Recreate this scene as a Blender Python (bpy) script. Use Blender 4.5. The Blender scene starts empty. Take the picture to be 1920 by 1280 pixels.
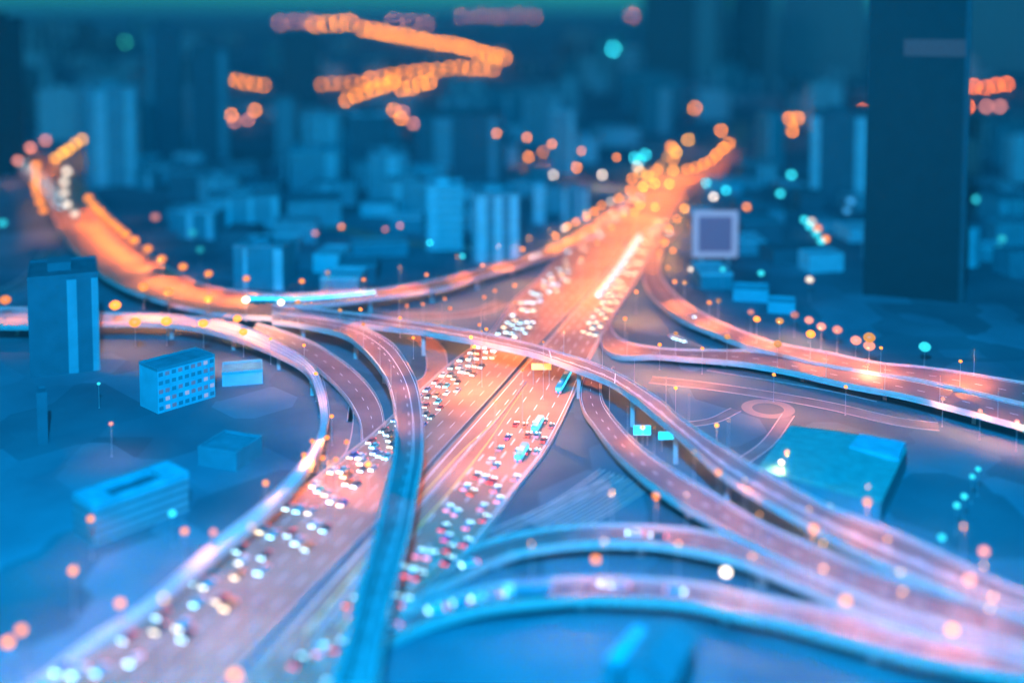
import bpy, bmesh, math, random
from mathutils import Vector, Matrix
random.seed(7)
S = bpy.context.scene
C = S.collection
R_ = math.radians

# ------------------------------------------------------------------ camera, sky, light, exposure
CAM_H = 160.0
FPX = 960 / math.tan(R_(25))                # focal length in pixels of the 1920 x 1280 photograph
PITCH = R_(4)                               # a shift lens: nearly level camera, so the towers stay upright
V0 = 15 + FPX * math.tan(PITCH)             # photo row of the optical axis
FOCUS = 442.0
cd = bpy.data.cameras.new('camera'); cam = bpy.data.objects.new('camera', cd); C.objects.link(cam)
cam.location = (0, 0, CAM_H); cam.rotation_euler = (R_(90) - PITCH, 0, 0)
cd.sensor_width = 36; cd.lens = 18 / math.tan(R_(25)); cd.shift_y = -(640 - V0) / 1920; cd.clip_start = 1; cd.clip_end = 60000
cd.dof.use_dof = True; cd.dof.focus_distance = FOCUS; cd.dof.aperture_fstop = 0.0043; cd.dof.aperture_blades = 0
S.camera = cam
W = bpy.data.worlds.new('World'); S.world = W; W.use_nodes = True
wn = W.node_tree.nodes; wl = W.node_tree.links
bg = wn['Background']
sky = wn.new('ShaderNodeTexSky'); sky.sky_type = 'NISHITA'; sky.sun_disc = False
SUN_EL, SUN_ROT = 14.0, 215.0
sky.sun_elevation = R_(SUN_EL); sky.sun_rotation = R_(SUN_ROT); sky.air_density = 1.6; sky.ozone_density = 6.0; sky.dust_density = 0.3
hs = wn.new('ShaderNodeMix'); hs.data_type = 'RGBA'; hs.blend_type = 'MULTIPLY'; hs.inputs[0].default_value = 1.0
hs.inputs[7].default_value = (0.04, 0.72, 0.95, 1)      # white balance of a night shot: tungsten lamps warm, dusk sky deep teal
wl.new(sky.outputs[0], hs.inputs[6]); wl.new(hs.outputs[2], bg.inputs[0]); bg.inputs[1].default_value = 0.105
sd = bpy.data.lights.new('sun', 'SUN'); sun = bpy.data.objects.new('sun', sd); C.objects.link(sun)
sd.energy = 0.10; sd.angle = R_(12); sd.color = (0.25, 0.7, 1.0)
sun.rotation_euler = (R_(62), 0, R_(-40))
# added blue fill lamp hanging unseen above the viewpoint: it washes the foreground
fd = bpy.data.lights.new('added_blue_fill', 'SPOT'); fl = bpy.data.objects.new('added_blue_fill', fd); C.objects.link(fl)
fd.energy = 2.5e7; fd.color = (0.0, 0.42, 1.0); fd.spot_size = R_(150); fd.spot_blend = 1.0; fd.shadow_soft_size = 6
fl.location = (-20, -5, 330)
fl.rotation_euler = (Vector((-40, 300, 0)) - Vector(fl.location)).to_track_quat('-Z', 'Y').to_euler()
vs = S.view_settings; vs.view_transform = 'Standard'; vs.look = 'None'; vs.exposure = 0.5; vs.gamma = 1; vs.use_curve_mapping = False
cy = S.cycles
cy.max_bounces = 4; cy.diffuse_bounces = 2; cy.glossy_bounces = 2; cy.transmission_bounces = 2; cy.volume_bounces = 0
cy.sample_clamp_indirect = 2.0; cy.use_denoising = True; cy.caustics_reflective = False; cy.caustics_refractive = False

# ------------------------------------------------------------------ geometry of the place
FW = Vector((0, math.cos(PITCH), -math.sin(PITCH))); UP = Vector((0, math.sin(PITCH), math.cos(PITCH)))
EYE = Vector((0, 0, CAM_H))
def smooth(a, b, x):
    t = min(1, max(0, (x - a) / (b - a))); return t * t * (3 - 2 * t)
def terrain(x, y):                             # the city plain rises to low hills beyond 2 km
    return smooth(1900, 3400, y) * (78 + 14 * math.sin(x * .0016 + 1) + 8 * math.sin(x * .004)) 
def ray(u, v):
    return (Vector((1, 0, 0)) * ((u - 960) / FPX) - UP * ((v - V0) / FPX) + FW)
def P(u, v, z=0.0):                            # where the sight line of a photo pixel meets height z above the terrain
    d = ray(u, v)
    if v > 185:
        t = (z - CAM_H) / d.z; return EYE + d * t
    t = 800.0
    while t < 14000:
        p = EYE + d * t
        if p.z - terrain(p.x, p.y) <= z: break
        t += 10
    p = EYE + d * t; p.z = terrain(p.x, p.y) + z
    return p
def depth(p): return (Vector(p) - EYE).dot(FW)
def pix(p):
    q = Vector(p) - EYE; d = q.dot(FW)
    return 960 + FPX * q.x / d, V0 - FPX * q.dot(UP) / d
def height_at(p, v):                           # height above p that reaches photo row v
    lo, hi = -20.0, 900.0
    for _ in range(50):
        m = (lo + hi) / 2
        if pix((p[0], p[1], m))[1] > v: lo = m
        else: hi = m
    return lo

# ------------------------------------------------------------------ materials
MATS = {}
def mat(name, col, rough=.7, emit=None, es=0.0, metal=0.0, noise=None, spec=.4):
    """noise = (scale, second colour, detail): procedural variation in object space"""
    if name in MATS: return MATS[name]
    m = bpy.data.materials.new(name); m.use_nodes = True; MATS[name] = m
    n = m.node_tree.nodes; l = m.node_tree.links; b = n['Principled BSDF']
    b.inputs['Base Color'].default_value = (*col, 1); b.inputs['Roughness'].default_value = rough
    b.inputs['Metallic'].default_value = metal; b.inputs['Specular IOR Level'].default_value = spec
    if emit:
        b.inputs['Emission Color'].default_value = (*emit, 1); b.inputs['Emission Strength'].default_value = es
    if noise:
        tc = n.new('ShaderNodeTexCoord'); t = n.new('ShaderNodeTexNoise'); t.inputs['Scale'].default_value = noise[0]
        t.inputs['Detail'].default_value = noise[2] if len(noise) > 2 else 5
        r = n.new('ShaderNodeValToRGB'); r.color_ramp.elements[0].position = .35; r.color_ramp.elements[1].position = .68
        r.color_ramp.elements[0].color = (*col, 1); r.color_ramp.elements[1].color = (*noise[1], 1)
        l.new(tc.outputs['Object'], t.inputs['Vector']); l.new(t.outputs['Fac'], r.inputs['Fac']); l.new(r.outputs['Color'], b.inputs['Base Color'])
    return m
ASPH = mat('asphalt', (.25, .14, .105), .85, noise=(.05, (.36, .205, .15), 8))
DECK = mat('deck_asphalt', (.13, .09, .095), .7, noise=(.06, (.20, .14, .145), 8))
CONC = mat('concrete', (.34, .33, .33), .8, noise=(.15, (.44, .43, .42), 6))
RAIL = mat('parapet_concrete', (.47, .34, .32), .7, noise=(.3, (.55, .41, .38), 4))
WHITE = mat('road_paint_white', (.8, .8, .8), .6)
YELL = mat('road_paint_yellow', (.8, .55, .12), .6)
POLE = mat('galvanised_steel', (.45, .45, .46), .45, metal=.6)
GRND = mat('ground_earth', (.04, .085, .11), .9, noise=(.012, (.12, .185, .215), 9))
GLASS = mat('dark_glass', (.03, .05, .07), .15, spec=.6)
TYRE = mat('rubber', (.02, .02, .02), .8)

# ------------------------------------------------------------------ object helpers
def link(o, parent=None):
    C.objects.link(o)
    if parent: o.parent = parent
    return o
def obj(name, bm, mats, parent=None, smooth_=False):
    me = bpy.data.meshes.new(name); bm.to_mesh(me); bm.free()
    for m in (mats if isinstance(mats, (list, tuple)) else [mats]): me.materials.append(m)
    if smooth_:
        for p in me.polygons: p.use_smooth = True
    return link(bpy.data.objects.new(name, me), parent)
def tag(o, label=None, cat=None, group=None, kind=None):
    if label: o['label'] = label
    if cat: o['category'] = cat
    if group: o['group'] = group
    if kind: o['kind'] = kind
    return o
def empty(name, loc, label, cat, group=None, rz=0):
    o = bpy.data.objects.new(name, None); C.objects.link(o); o.location = loc; o.rotation_euler = (0, 0, rz)
    return tag(o, label, cat, group)
def box(bm, x0, x1, y0, y1, z0, z1, mi=0):
    v = [bm.verts.new(c) for c in ((x0,y0,z0),(x1,y0,z0),(x1,y1,z0),(x0,y1,z0),(x0,y0,z1),(x1,y0,z1),(x1,y1,z1),(x0,y1,z1))]
    for f in ((0,3,2,1),(4,5,6,7),(0,1,5,4),(1,2,6,5),(2,3,7,6),(3,0,4,7)):
        bm.faces.new([v[i] for i in f]).material_index = mi
def tube(bm, a, b, r0, r1, n=8):
    a = Vector(a); b = Vector(b); d = (b - a).normalized(); s = d.orthogonal().normalized(); t = d.cross(s)
    ra = [bm.verts.new(a + (s*math.cos(k*2*math.pi/n) + t*math.sin(k*2*math.pi/n))*r0) for k in range(n)]
    rb = [bm.verts.new(b + (s*math.cos(k*2*math.pi/n) + t*math.sin(k*2*math.pi/n))*r1) for k in range(n)]
    for k in range(n): bm.faces.new((ra[k], ra[(k+1)%n], rb[(k+1)%n], rb[k]))
    bm.faces.new(ra[::-1]); bm.faces.new(rb)
def prism(bm, pts, z0, z1, mi=0):
    lo = [bm.verts.new((x, y, z0)) for x, y in pts]; hi = [bm.verts.new((x, y, z1)) for x, y in pts]
    n = len(pts)
    bm.faces.new(lo[::-1]).material_index = mi; bm.faces.new(hi).material_index = mi
    for k in range(n): bm.faces.new((lo[k], lo[(k+1)%n], hi[(k+1)%n], hi[k])).material_index = mi

def spline(pts, n):                            # Catmull-Rom, evenly resampled
    p = [2*pts[0]-pts[1]] + pts + [2*pts[-1]-pts[-2]]
    out = []
    for i in range(1, len(p)-2):
        for k in range(16):
            t = k/16; a, b, c, d = p[i-1], p[i], p[i+1], p[i+2]
            out.append(.5*((2*b) + (c-a)*t + (2*a-5*b+4*c-d)*t*t + (3*b-a-3*c+d)*t**3))
    out.append(p[-2])
    L = [0]
    for a, b in zip(out, out[1:]): L.append(L[-1] + (b-a).length)
    res = []; j = 0
    for k in range(n):
        s = L[-1]*k/(n-1)
        while j < len(L)-2 and L[j+1] < s: j += 1
        t = (s-L[j])/max(1e-6, L[j+1]-L[j]); res.append(out[j].lerp(out[j+1], t))
    return res
def edge(px, zs, n):
    L = [0]
    for a, b in zip(px, px[1:]): L.append(L[-1] + math.hypot(b[0]-a[0], b[1]-a[1]))
    def zf(t):
        for (t0, z0), (t1, z1) in zip(zs, zs[1:]):
            if t <= t1: return z0 + (z1-z0)*smooth(t0, t1, t)
        return zs[-1][1]
    return spline([P(u, v, zf(l/L[-1])) for (u, v), l in zip(px, L)], n)
ROADS = []                                      # (left edge points, right edge points)
def ribbon(A, B, s0, s1, z0, z1=None):
    """strip between fractions s0, s1 across the road; a sheet, or a slab when z1 is given"""
    bm = bmesh.new()
    a = [p.lerp(q, s0) for p, q in zip(A, B)]; b = [p.lerp(q, s1) for p, q in zip(A, B)]
    up = Vector((0, 0, 1))
    if z1 is None:
        va = [bm.verts.new(p+up*z0) for p in a]; vb = [bm.verts.new(p+up*z0) for p in b]
        for k in range(len(a)-1): bm.faces.new((va[k], vb[k], vb[k+1], va[k+1]))
    else:
        rows = [[bm.verts.new(p+up*z) for p in e] for e, z in ((a, z0), (b, z0), (b, z1), (a, z1))]
        for k in range(len(a)-1):
            for i in range(4):
                j = (i+1) % 4; bm.faces.new((rows[i][k], rows[j][k], rows[j][k+1], rows[i][k+1]))
        bm.faces.new([r[0] for r in rows]); bm.faces.new([r[-1] for r in rows][::-1])
    bmesh.ops.recalc_face_normals(bm, faces=bm.faces)
    if z1 is None:
        for f in bm.faces:
            if f.normal.z < 0: f.normal_flip()
    return bm
def add_bm(bm, other):
    me = bpy.data.meshes.new('t'); other.to_mesh(me); other.free(); bm.from_mesh(me); bpy.data.meshes.remove(me)
def dashes(A, B, s, w, on, period, z):
    bm = bmesh.new(); acc = 0
    n = len(A); wid = (A[n//2]-B[n//2]).length
    ds = w/wid/2
    c = [p.lerp(q, s) for p, q in zip(A, B)]
    tot = sum((c[k+1]-c[k]).length for k in range(n-1))
    fine = spline(c, max(4, int(tot/ (on/2)))); fa = spline([p.lerp(q, s-ds) for p, q in zip(A, B)], len(fine)); fb = spline([p.lerp(q, s+ds) for p, q in zip(A, B)], len(fine))
    step = max(1, round(period/(on/2)))
    up = Vector((0, 0, z))
    for k in range(0, len(fine)-2, step):
        va = [bm.verts.new(fa[k+i]+up) for i in range(3)]; vb = [bm.verts.new(fb[k+i]+up) for i in range(3)]
        for i in range(2):
            f = bm.faces.new((va[i], vb[i], vb[i+1], va[i+1])); f.normal_update()
            if f.normal.z < 0: f.normal_flip()
    return bm

# ------------------------------------------------------------------ ground, hills
xs = [math.copysign(abs(k/30)**2.2, k)*15000 for k in range(-30, 31)]
ys = [-400 + 26000*(k/70)**2.2 for k in range(71)]
bm = bmesh.new(); grid = [[bm.verts.new((x, y, terrain(x, y))) for x in xs] for y in ys]
for j in range(70):
    for i in range(60): bm.faces.new((grid[j][i], grid[j][i+1], grid[j+1][i+1], grid[j+1][i]))
tag(obj('ground', bm, GRND, smooth_=True), kind='structure')
gn = GRND.node_tree.nodes; gl = GRND.node_tree.links
vo = gn.new('ShaderNodeTexVoronoi'); vo.distance = 'MANHATTAN'; vo.inputs['Scale'].default_value = .022; vo.inputs['Randomness'].default_value = .8
gm_ = gn.new('ShaderNodeMix'); gm_.data_type = 'RGBA'; gm_.blend_type = 'MULTIPLY'; gm_.inputs[0].default_value = .55
gt = next(n for n in gn if n.type == 'TEX_COORD'); gr = next(n for n in gn if n.type == 'VALTORGB'); sep = gn.new('ShaderNodeSeparateColor'); mr = gn.new('ShaderNodeMapRange'); mr.inputs[3].default_value = .45; mr.inputs[4].default_value = 1.5
gl.new(gt.outputs['Object'], vo.inputs['Vector']); gl.new(vo.outputs['Color'], sep.inputs[0]); gl.new(sep.outputs[0], mr.inputs[0])
gl.new(gr.outputs[0], gm_.inputs[6]); gl.new(mr.outputs[0], gm_.inputs[7]); gl.new(gm_.outputs[2], gn['Principled BSDF'].inputs['Base Color'])

# ------------------------------------------------------------------ main highway (on the ground)
N = 120
mL = [(1225,322),(1195,345),(1160,378),(1125,408),(1085,440),(1046,480),(1009,527),(965,565),(922,625),(842,687),(785,738),(690,825),(560,925),(420,1045),(230,1170),(20,1310)]
mC = [(1263,322),(1240,355),(1213,400),(1165,470),(1107,544),(1066,587),(1026,631),(986,672),(905,762),(818,857),(735,950),(640,1050),(520,1180),(410,1300)]
mR = [(1330,318),(1310,340),(1285,372),(1258,410),(1228,455),(1198,517),(1151,591),(1117,652),(1087,712),(1073,749),(1026,843),(976,907),(925,978),(880,1035),(800,1110),(720,1200),(660,1290)]
EL = edge(mL, [(0,0),(1,0)], N); EC = edge(mC, [(0,0),(1,0)], N); ER = edge(mR, [(0,0),(1,0)], N)
def at_y(E, y):
    for a, b in zip(E, E[1:]):
        if (a.y-y)*(b.y-y) <= 0 and a.y != b.y: return a.lerp(b, (y-a.y)/(b.y-a.y))
    return E[0] if y > E[0].y else E[-1]
YS = [1150 - (1150-232)*(k/(N-1))**1 for k in range(N)]
EL = [at_y(EL, y) for y in YS]; EC = [at_y(EC, y) for y in YS]; ER = [at_y(ER, y) for y in YS]
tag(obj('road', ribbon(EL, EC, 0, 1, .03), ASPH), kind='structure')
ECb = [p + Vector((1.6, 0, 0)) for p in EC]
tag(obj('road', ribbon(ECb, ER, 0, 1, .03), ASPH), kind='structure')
ROADS += [(EL, EC), (ECb, ER)]
def marks(A, B, lanes, z, edge_mat=WHITE, parent=None, on=6.0, period=12.0, nm='road_markings', w=.2):
    bm = bmesh.new(); wid = (A[len(A)//2]-B[len(B)//2]).length; e = w/wid
    add_bm(bm, ribbon(A, B, .8/wid, .8/wid+e, z)); add_bm(bm, ribbon(A, B, 1-.8/wid-e, 1-.8/wid, z))
    for k in range(1, lanes): add_bm(bm, dashes(A, B, k/lanes, w, on, period, z))
    return obj(nm, bm, edge_mat, parent)
tag(marks(EL, EC, 6, .05), kind='structure'); tag(marks(ECb, ER, 5, .05), kind='structure')
# divider lane between the carriageways, edged with two yellow lines
DA = spline([P(*q) for q in ((986,716),(930,785),(868,843),(800,918),(700,1030),(570,1190))], 50)
DB = spline([P(*q) for q in ((990,718),(955,770),(915,830),(850,915),(760,1020),(640,1180))], 50)
bm = ribbon(DA, DB, 0, .06, .06); add_bm(bm, ribbon(DA, DB, .94, 1, .06)); tag(obj('road_markings', bm, YELL), kind='structure')
bm = ribbon(DA, DB, .30, .42, .05, .85)
tag(obj('concrete_barrier', bm, RAIL), 'thin concrete divider between the two yellow lines in the middle of the highway', 'barrier')
off = lambda E, dx: [p + Vector((dx, 0, 0)) for p in E]
bm = ribbon(EC, ECb, .1, .45, .0, 1.0)
tag(obj('concrete_barrier', bm, mat('dark_concrete', (.10, .11, .13), .8)), 'long dark median barrier down the middle of the orange highway', 'barrier')
bm = ribbon(EL, off(EL, -.5), 0, 1, 0, 1.1)
tag(obj('concrete_barrier', bm, RAIL), 'long pale barrier on the left edge of the orange highway', 'barrier')
bm = ribbon(ER, off(ER, .5), 0, 1, 0, 1.1)
tag(obj('concrete_barrier', bm, RAIL), 'long pale barrier on the right edge of the orange highway', 'barrier')

# ------------------------------------------------------------------ flyovers and ramps
DECKS = {}
def inside_main(p):
    return 232 < p.y < 1150 and at_y(EL, p.y).x - 1 < p.x < at_y(ER, p.y).x + 1
def flyover(name, label, L, R, zs, lanes=2, n=90, lines=WHITE, pier_step=36, cat='flyover', th=1.7, walls=True, extra=None, deck_mat=None):
    A = edge(L, zs, n); B = edge(R, zs, n)
    # even out the pairing of the two edges
    o = (A[n//2]+B[n//2])/2; o.z = 0
    t = empty(name, o, label, cat)
    def part(nm, bm, m):
        bmesh.ops.translate(bm, verts=bm.verts, vec=-o); return obj(nm, bm, m, t)
    bm = ribbon(A, B, 0, 1, -th, 0); bm.normal_update()
    for f in bm.faces:
        if f.normal.z < .5: f.material_index = 1
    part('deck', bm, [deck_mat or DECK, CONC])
    wid = (A[n//2]-B[n//2]).length
    if walls:
        e = .32/wid
        part('parapet', ribbon(A, B, -e, .0, -.5, .9), RAIL); part('parapet', ribbon(A, B, 1.0, 1+e, -.5, .9), RAIL)
    bm = bmesh.new(); e = .28/wid
    add_bm(bm, ribbon(A, B, .7/wid, .7/wid+e, .02)); add_bm(bm, ribbon(A, B, 1-.7/wid-e, 1-.7/wid, .02))
    for k in range(1, lanes): add_bm(bm, dashes(A, B, k/lanes, .28, 3, 9, .02))
    if extra:
        for s in extra: add_bm(bm, ribbon(A, B, s-e*.6, s+e*.6, .024))  # extra stripes: lane lines, and light streaks painted as lines
    part('lane_marking', bm, lines)
    acc = pier_step*.5
    for k in range(n-1):
        c = (A[k]+B[k])/2; d = (A[k+1]+B[k+1])/2; acc += (d-c).length
        if acc > pier_step and c.z > 3.2 and not inside_main(c):
            acc = 0; w = (B[k]-A[k]); w.z = 0; ww = w.length; w.normalize(); f = Vector((-w.y, w.x, 0))
            bm = bmesh.new()
            M = Matrix.Translation(Vector((c.x, c.y, 0))) @ Matrix(((w.x, f.x, 0, 0), (w.y, f.y, 0, 0), (0, 0, 1, 0), (0, 0, 0, 1)))
            h = c.z - th - .02
            pts = [(-.9, 0), (.9, 0), (.9, h-1.6), (ww*.36, h-.7), (ww*.36, h), (-ww*.36, h), (-ww*.36, h-.7), (-.9, h-1.6)]
            f0 = [bm.verts.new((x, -.8, z)) for x, z in pts]; f1 = [bm.verts.new((x, .8, z)) for x, z in pts]
            bm.faces.new(f0); bm.faces.new(f1[::-1])
            for i in range(8): bm.faces.new((f0[i], f1[i], f1[(i+1)%8], f0[(i+1)%8]))
            bmesh.ops.recalc_face_normals(bm, faces=bm.faces); bm.transform(M)
            part('pier', bm, CONC)
    ROADS.append((A, B)); DECKS[label] = (A, B); return A, B
G = {}
# wide viaduct arriving from the upper left
G['A'] = flyover('viaduct', 'wide orange lit viaduct sweeping in from the upper left corner', 
  [(20,262),(70,285),(130,320),(178,372),(225,425),(272,470),(318,505),(380,534),(440,546),(510,553)],
  [(12,288),(50,330),(88,380),(120,445),(170,500),(222,535),(288,560),(372,582),(440,592),(510,596)], [(0,9),(1,10)], 6, cat='viaduct', n=110, deck_mat=mat('warm_deck_asphalt', (.22,.12,.065), .7, noise=(.06, (.30,.165,.09), 8)))  # deck colour warmed to carry the orange lamp light
G['B'] = flyover('ramp', 'orange ramp curving from the wide left viaduct up to the highway', 
  [(510,553),(570,552),(640,547),(707,544),(774,534),(842,521),(909,502),(976,484),(1026,467),(1077,443),(1110,420)],
  [(510,572),(570,573),(640,567),(700,559),(774,549),(842,538),(909,516),(976,499),(1043,476),(1090,452),(1128,424)], [(0,10),(.6,9),(1,.4)], 2, cat='ramp', deck_mat=mat('warm_deck_asphalt', (.22,.12,.065), .7, noise=(.06, (.30,.165,.09), 8)))  # same warmed colour, orange light put into the deck
G['F1'] = flyover('flyover', 'long flyover crossing above the highway from the left viaduct to the lower right', 
  [(510,574),(570,579),(640,586),(710,595),(774,605),(850,616),(915,628),(996,647),(1046,662),(1103,679),(1164,705),(1238,752),(1278,787),(1381,857),(1481,914),(1565,957),(1649,988),(1750,1031),(1851,1082),(1940,1120)],
  [(510,588),(570,593),(640,603),(710,613),(788,622),(845,632),(895,641),(989,661),(1023,671),(1077,691),(1144,718),(1191,750),(1238,788),(1278,821),(1347,884),(1431,937),(1515,984),(1616,1038),(1717,1082),(1784,1109),(1940,1165)],
  [(0,10),(.3,14),(.6,14),(1,9)], 2, n=140, extra=(.55,.62))
def joint(key, u):
    A, B = G[key]; k = min(range(len(A)), key=lambda i: abs(pix((A[i]+B[i])/2)[0]-u)); d = (A[k+1]-A[k]).normalized()*.25
    t = [o for o in C.objects if o.get('label') and o.type == 'EMPTY'][-1]
    bm = bmesh.new(); up = Vector((0,0,.035))-t.location
    bm.faces.new([bm.verts.new(p+up) for p in (A[k]-d, A[k]+d, B[k]+d, B[k]-d)]); bmesh.ops.recalc_face_normals(bm, faces=bm.faces)
    for f in bm.faces:
        if f.normal.z < 0: f.normal_flip()
    obj('expansion_joint', bm, WHITE, t)
joint('F1', 1035); joint('F1', 1154)
G['F2'] = flyover('flyover', 'flyover bending down across the highway to the bottom edge, blue in its lower half', 
  [(510,590),(560,594),(640,605),(690,620),(734,645),(761,679),(781,719),(791,766),(794,806),(793,857),(781,924),(771,984),(754,1051),(734,1129),(721,1186),(706,1285)],
  [(510,604),(560,609),(640,627),(677,652),(707,685),(727,719),(737,759),(741,806),(737,860),(721,934),(707,991),(690,1041),(670,1112),(653,1186),(640,1223),(618,1285)],
  [(0,10),(.35,13),(.8,13),(1,11)], 2, n=130, extra=(.36,))
G['F3'] = flyover('ramp', 'narrow white lit ramp curving round on the left and running to the bottom left', 
  [(-30,578),(60,580),(188,588),(302,591),(400,600),(470,618),(537,652),(584,685),(608,732),(615,783),(608,823),(592,860),(556,910),(502,964),(418,1035),(345,1095),(275,1150),(172,1216),(95,1285)],
  [(-30,612),(60,612),(188,607),(302,608),(370,616),(437,633),(504,658),(568,692),(591,732),(601,783),(595,820),(571,860),(528,910),(472,961),(390,1025),(325,1083),(258,1140),(155,1206),(60,1285)],
  [(0,9),(.5,9),(.8,4),(1,.3)], 1, cat='ramp', n=130, extra=(.35,.65), deck_mat=mat('pale_deck', (.32,.32,.34), .7, noise=(.08, (.42,.42,.44), 6)))  # paler deck and extra stripes carry the white light of this ramp
G['F3b'] = flyover('ramp', 'dark teal slip road curving beneath the bending flyover on the left', 
  [(480,608),(521,619),(588,645),(640,677),(674,705),(700,735),(715,765),(722,800)],
  [(470,622),(521,645),(570,672),(612,705),(646,740),(668,775),(676,800),(678,830)], [(0,8),(.5,4),(1,.3)], 2, cat='ramp')
G['F4'] = flyover('ramp', 'orange ramp leaving the top of the highway toward the right edge', 
  [(1275,425),(1250,460),(1237,497),(1245,527),(1280,564),(1330,595),(1381,618),(1448,642),(1549,662),(1649,682),(1750,692),(1940,722)],
  [(1250,432),(1225,465),(1206,512),(1221,554),(1272,597),(1330,622),(1381,643),(1428,657),(1530,681),(1630,699),(1740,716),(1940,762)], [(0,.4),(.3,6),(1,8)], 2, cat='ramp', n=110)
G['F5'] = flyover('ramp', 'curved ramp from the highway below the cars joining the road to the right edge', 
  [(1160,580),(1146,600),(1151,625),(1177,643),(1228,653),(1280,657),(1347,658),(1428,661),(1530,683),(1640,702),(1740,720),(1940,766)],
  [(1140,598),(1131,618),(1128,648),(1160,668),(1228,668),(1280,672),(1381,680),(1481,697),(1582,720),(1683,739),(1784,764),(1940,806)], [(0,.4),(.25,5),(1,8)], 2, cat='ramp', n=110)
G['F6'] = flyover('ramp', 'ramp peeling off the highway under the long flyover toward the lower right', 
  [(1150,690),(1130,712),(1127,730),(1131,755),(1151,786),(1184,823),(1224,857),(1280,894),(1347,934),(1431,984),(1512,1021),(1616,1065),(1700,1095),(1784,1119),(1940,1165)],
  [(1105,690),(1092,712),(1087,740),(1094,770),(1110,793),(1137,830),(1164,860),(1211,902),(1278,947),(1330,976),(1384,1008),(1480,1056),(1580,1100),(1680,1140),(1790,1172),(1940,1218)], [(0,3),(.3,7),(1,8)], 2, cat='ramp', n=120)
G['F7'] = flyover('ramp', 'arched ramp leaving the right carriageway, upper of two in the foreground', 
  [(860,1046),(889,1028),(942,1011),(1009,997),(1093,988),(1177,987),(1278,993),(1330,1001),(1381,1013),(1460,1052),(1560,1100),(1650,1138),(1770,1174),(1940,1222)],
  [(725,1150),(800,1112),(875,1077),(942,1045),(1009,1029),(1110,1018),(1211,1019),(1278,1028),(1364,1046),(1431,1070),(1498,1097),(1569,1127),(1700,1172),(1940,1242)], [(0,.4),(.3,6),(1,7.9)], 2, cat='ramp', n=110)
G['F8'] = flyover('ramp', 'arched ramp with a lorry on it, lower of two in the foreground', 
  [(650,1205),(740,1158),(810,1132),(875,1113),(942,1098),(1043,1088),(1144,1086),(1278,1093),(1381,1111),(1481,1131),(1565,1148),(1649,1176),(1750,1201),(1940,1238)],
  [(640,1262),(727,1206),(808,1168),(909,1141),(1009,1128),(1110,1123),(1278,1131),(1381,1152),(1465,1168),(1529,1185),(1616,1209),(1717,1236),(1850,1260),(1940,1278)], [(0,.4),(.3,6),(1,7)], 2, cat='ramp', n=110)

# ground-level streets
def street(px, hw, mt=ASPH, n=40, z=.04):
    c = spline([P(u, v, 0) for u, v in px], n); A, B = [], []
    for k in range(n):
        d = (c[min(n-1, k+1)]-c[max(0, k-1)]); s = Vector((-d.y, d.x, 0)).normalized()*hw; A.append(c[k]+s); B.append(c[k]-s)
    bm = ribbon(A, B, 0, 1, z); 
    e = .35/(2*hw); 
    o = tag(obj('street', bm, mt), kind='structure')
    bk = ribbon(A, B, -e, 0, -.05, z+.13); add_bm(bk, ribbon(A, B, 1, 1+e, -.05, z+.13)); tag(obj('kerb', bk, RAIL), kind='structure')
    ROADS.append((A, B)); return c
PALE = mat('pale_street', (.11, .11, .12), .8, noise=(.08, (.17, .165, .17), 6))
street([(690,583),(760,592),(840,592),(900,584),(945,566)], 4.5, PALE)
street([(620,690),(632,730),(640,780),(628,840),(600,870)], 4.5, PALE)
street([(1220,712),(1330,724),(1450,742),(1560,762),(1680,790),(1760,800)], 4, PALE)
street([(1478,778),(1440,830),(1385,870)], 2.2, PALE)
street([(1380,768),(1330,790),(1240,800)], 2.2, PALE)
street([(870,1025),(960,985),(1060,940),(1160,895)], 2.0, PALE)
street([(1330,690),(1420,704),(1560,728),(1650,748)], 3.5, PALE)
street([(650,710),(668,735),(664,790)], 2.5, PALE)
street([(780,630),(805,645),(818,668),(815,705),(780,728)], 4.5)
street([(100,470),(60,520),(-40,570)], 6, PALE)
for k in range(6): street([(980+14*k,975+6*k),(1060+16*k,930+6*k),(1130+18*k,880+6*k)], .7, PALE, z=.045)
street([(985,293),(1060,310),(1165,330)], 9, PALE, z=.05)
street([(560,410),(760,455),(960,470)], 6, z=.05)
street([(1290,360),(1340,310),(1375,270),(1390,230)], 14, z=.05)
# roundabout
c0 = P(1440, 766); bm = bmesh.new()
ri, ro, n = 6.2, 10.5, 40
a = [bm.verts.new((c0.x+ri*math.cos(k*2*math.pi/n), c0.y+ri*math.sin(k*2*math.pi/n), .06)) for k in range(n)]
b = [bm.verts.new((c0.x+ro*math.cos(k*2*math.pi/n), c0.y+ro*math.sin(k*2*math.pi/n), .06)) for k in range(n)]
for k in range(n): bm.faces.new((a[k], b[k], b[(k+1)%n], a[(k+1)%n]))
tag(obj('roundabout', bm, mat('pale_paving', (.20, .19, .19), .8)), kind='structure')

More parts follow.
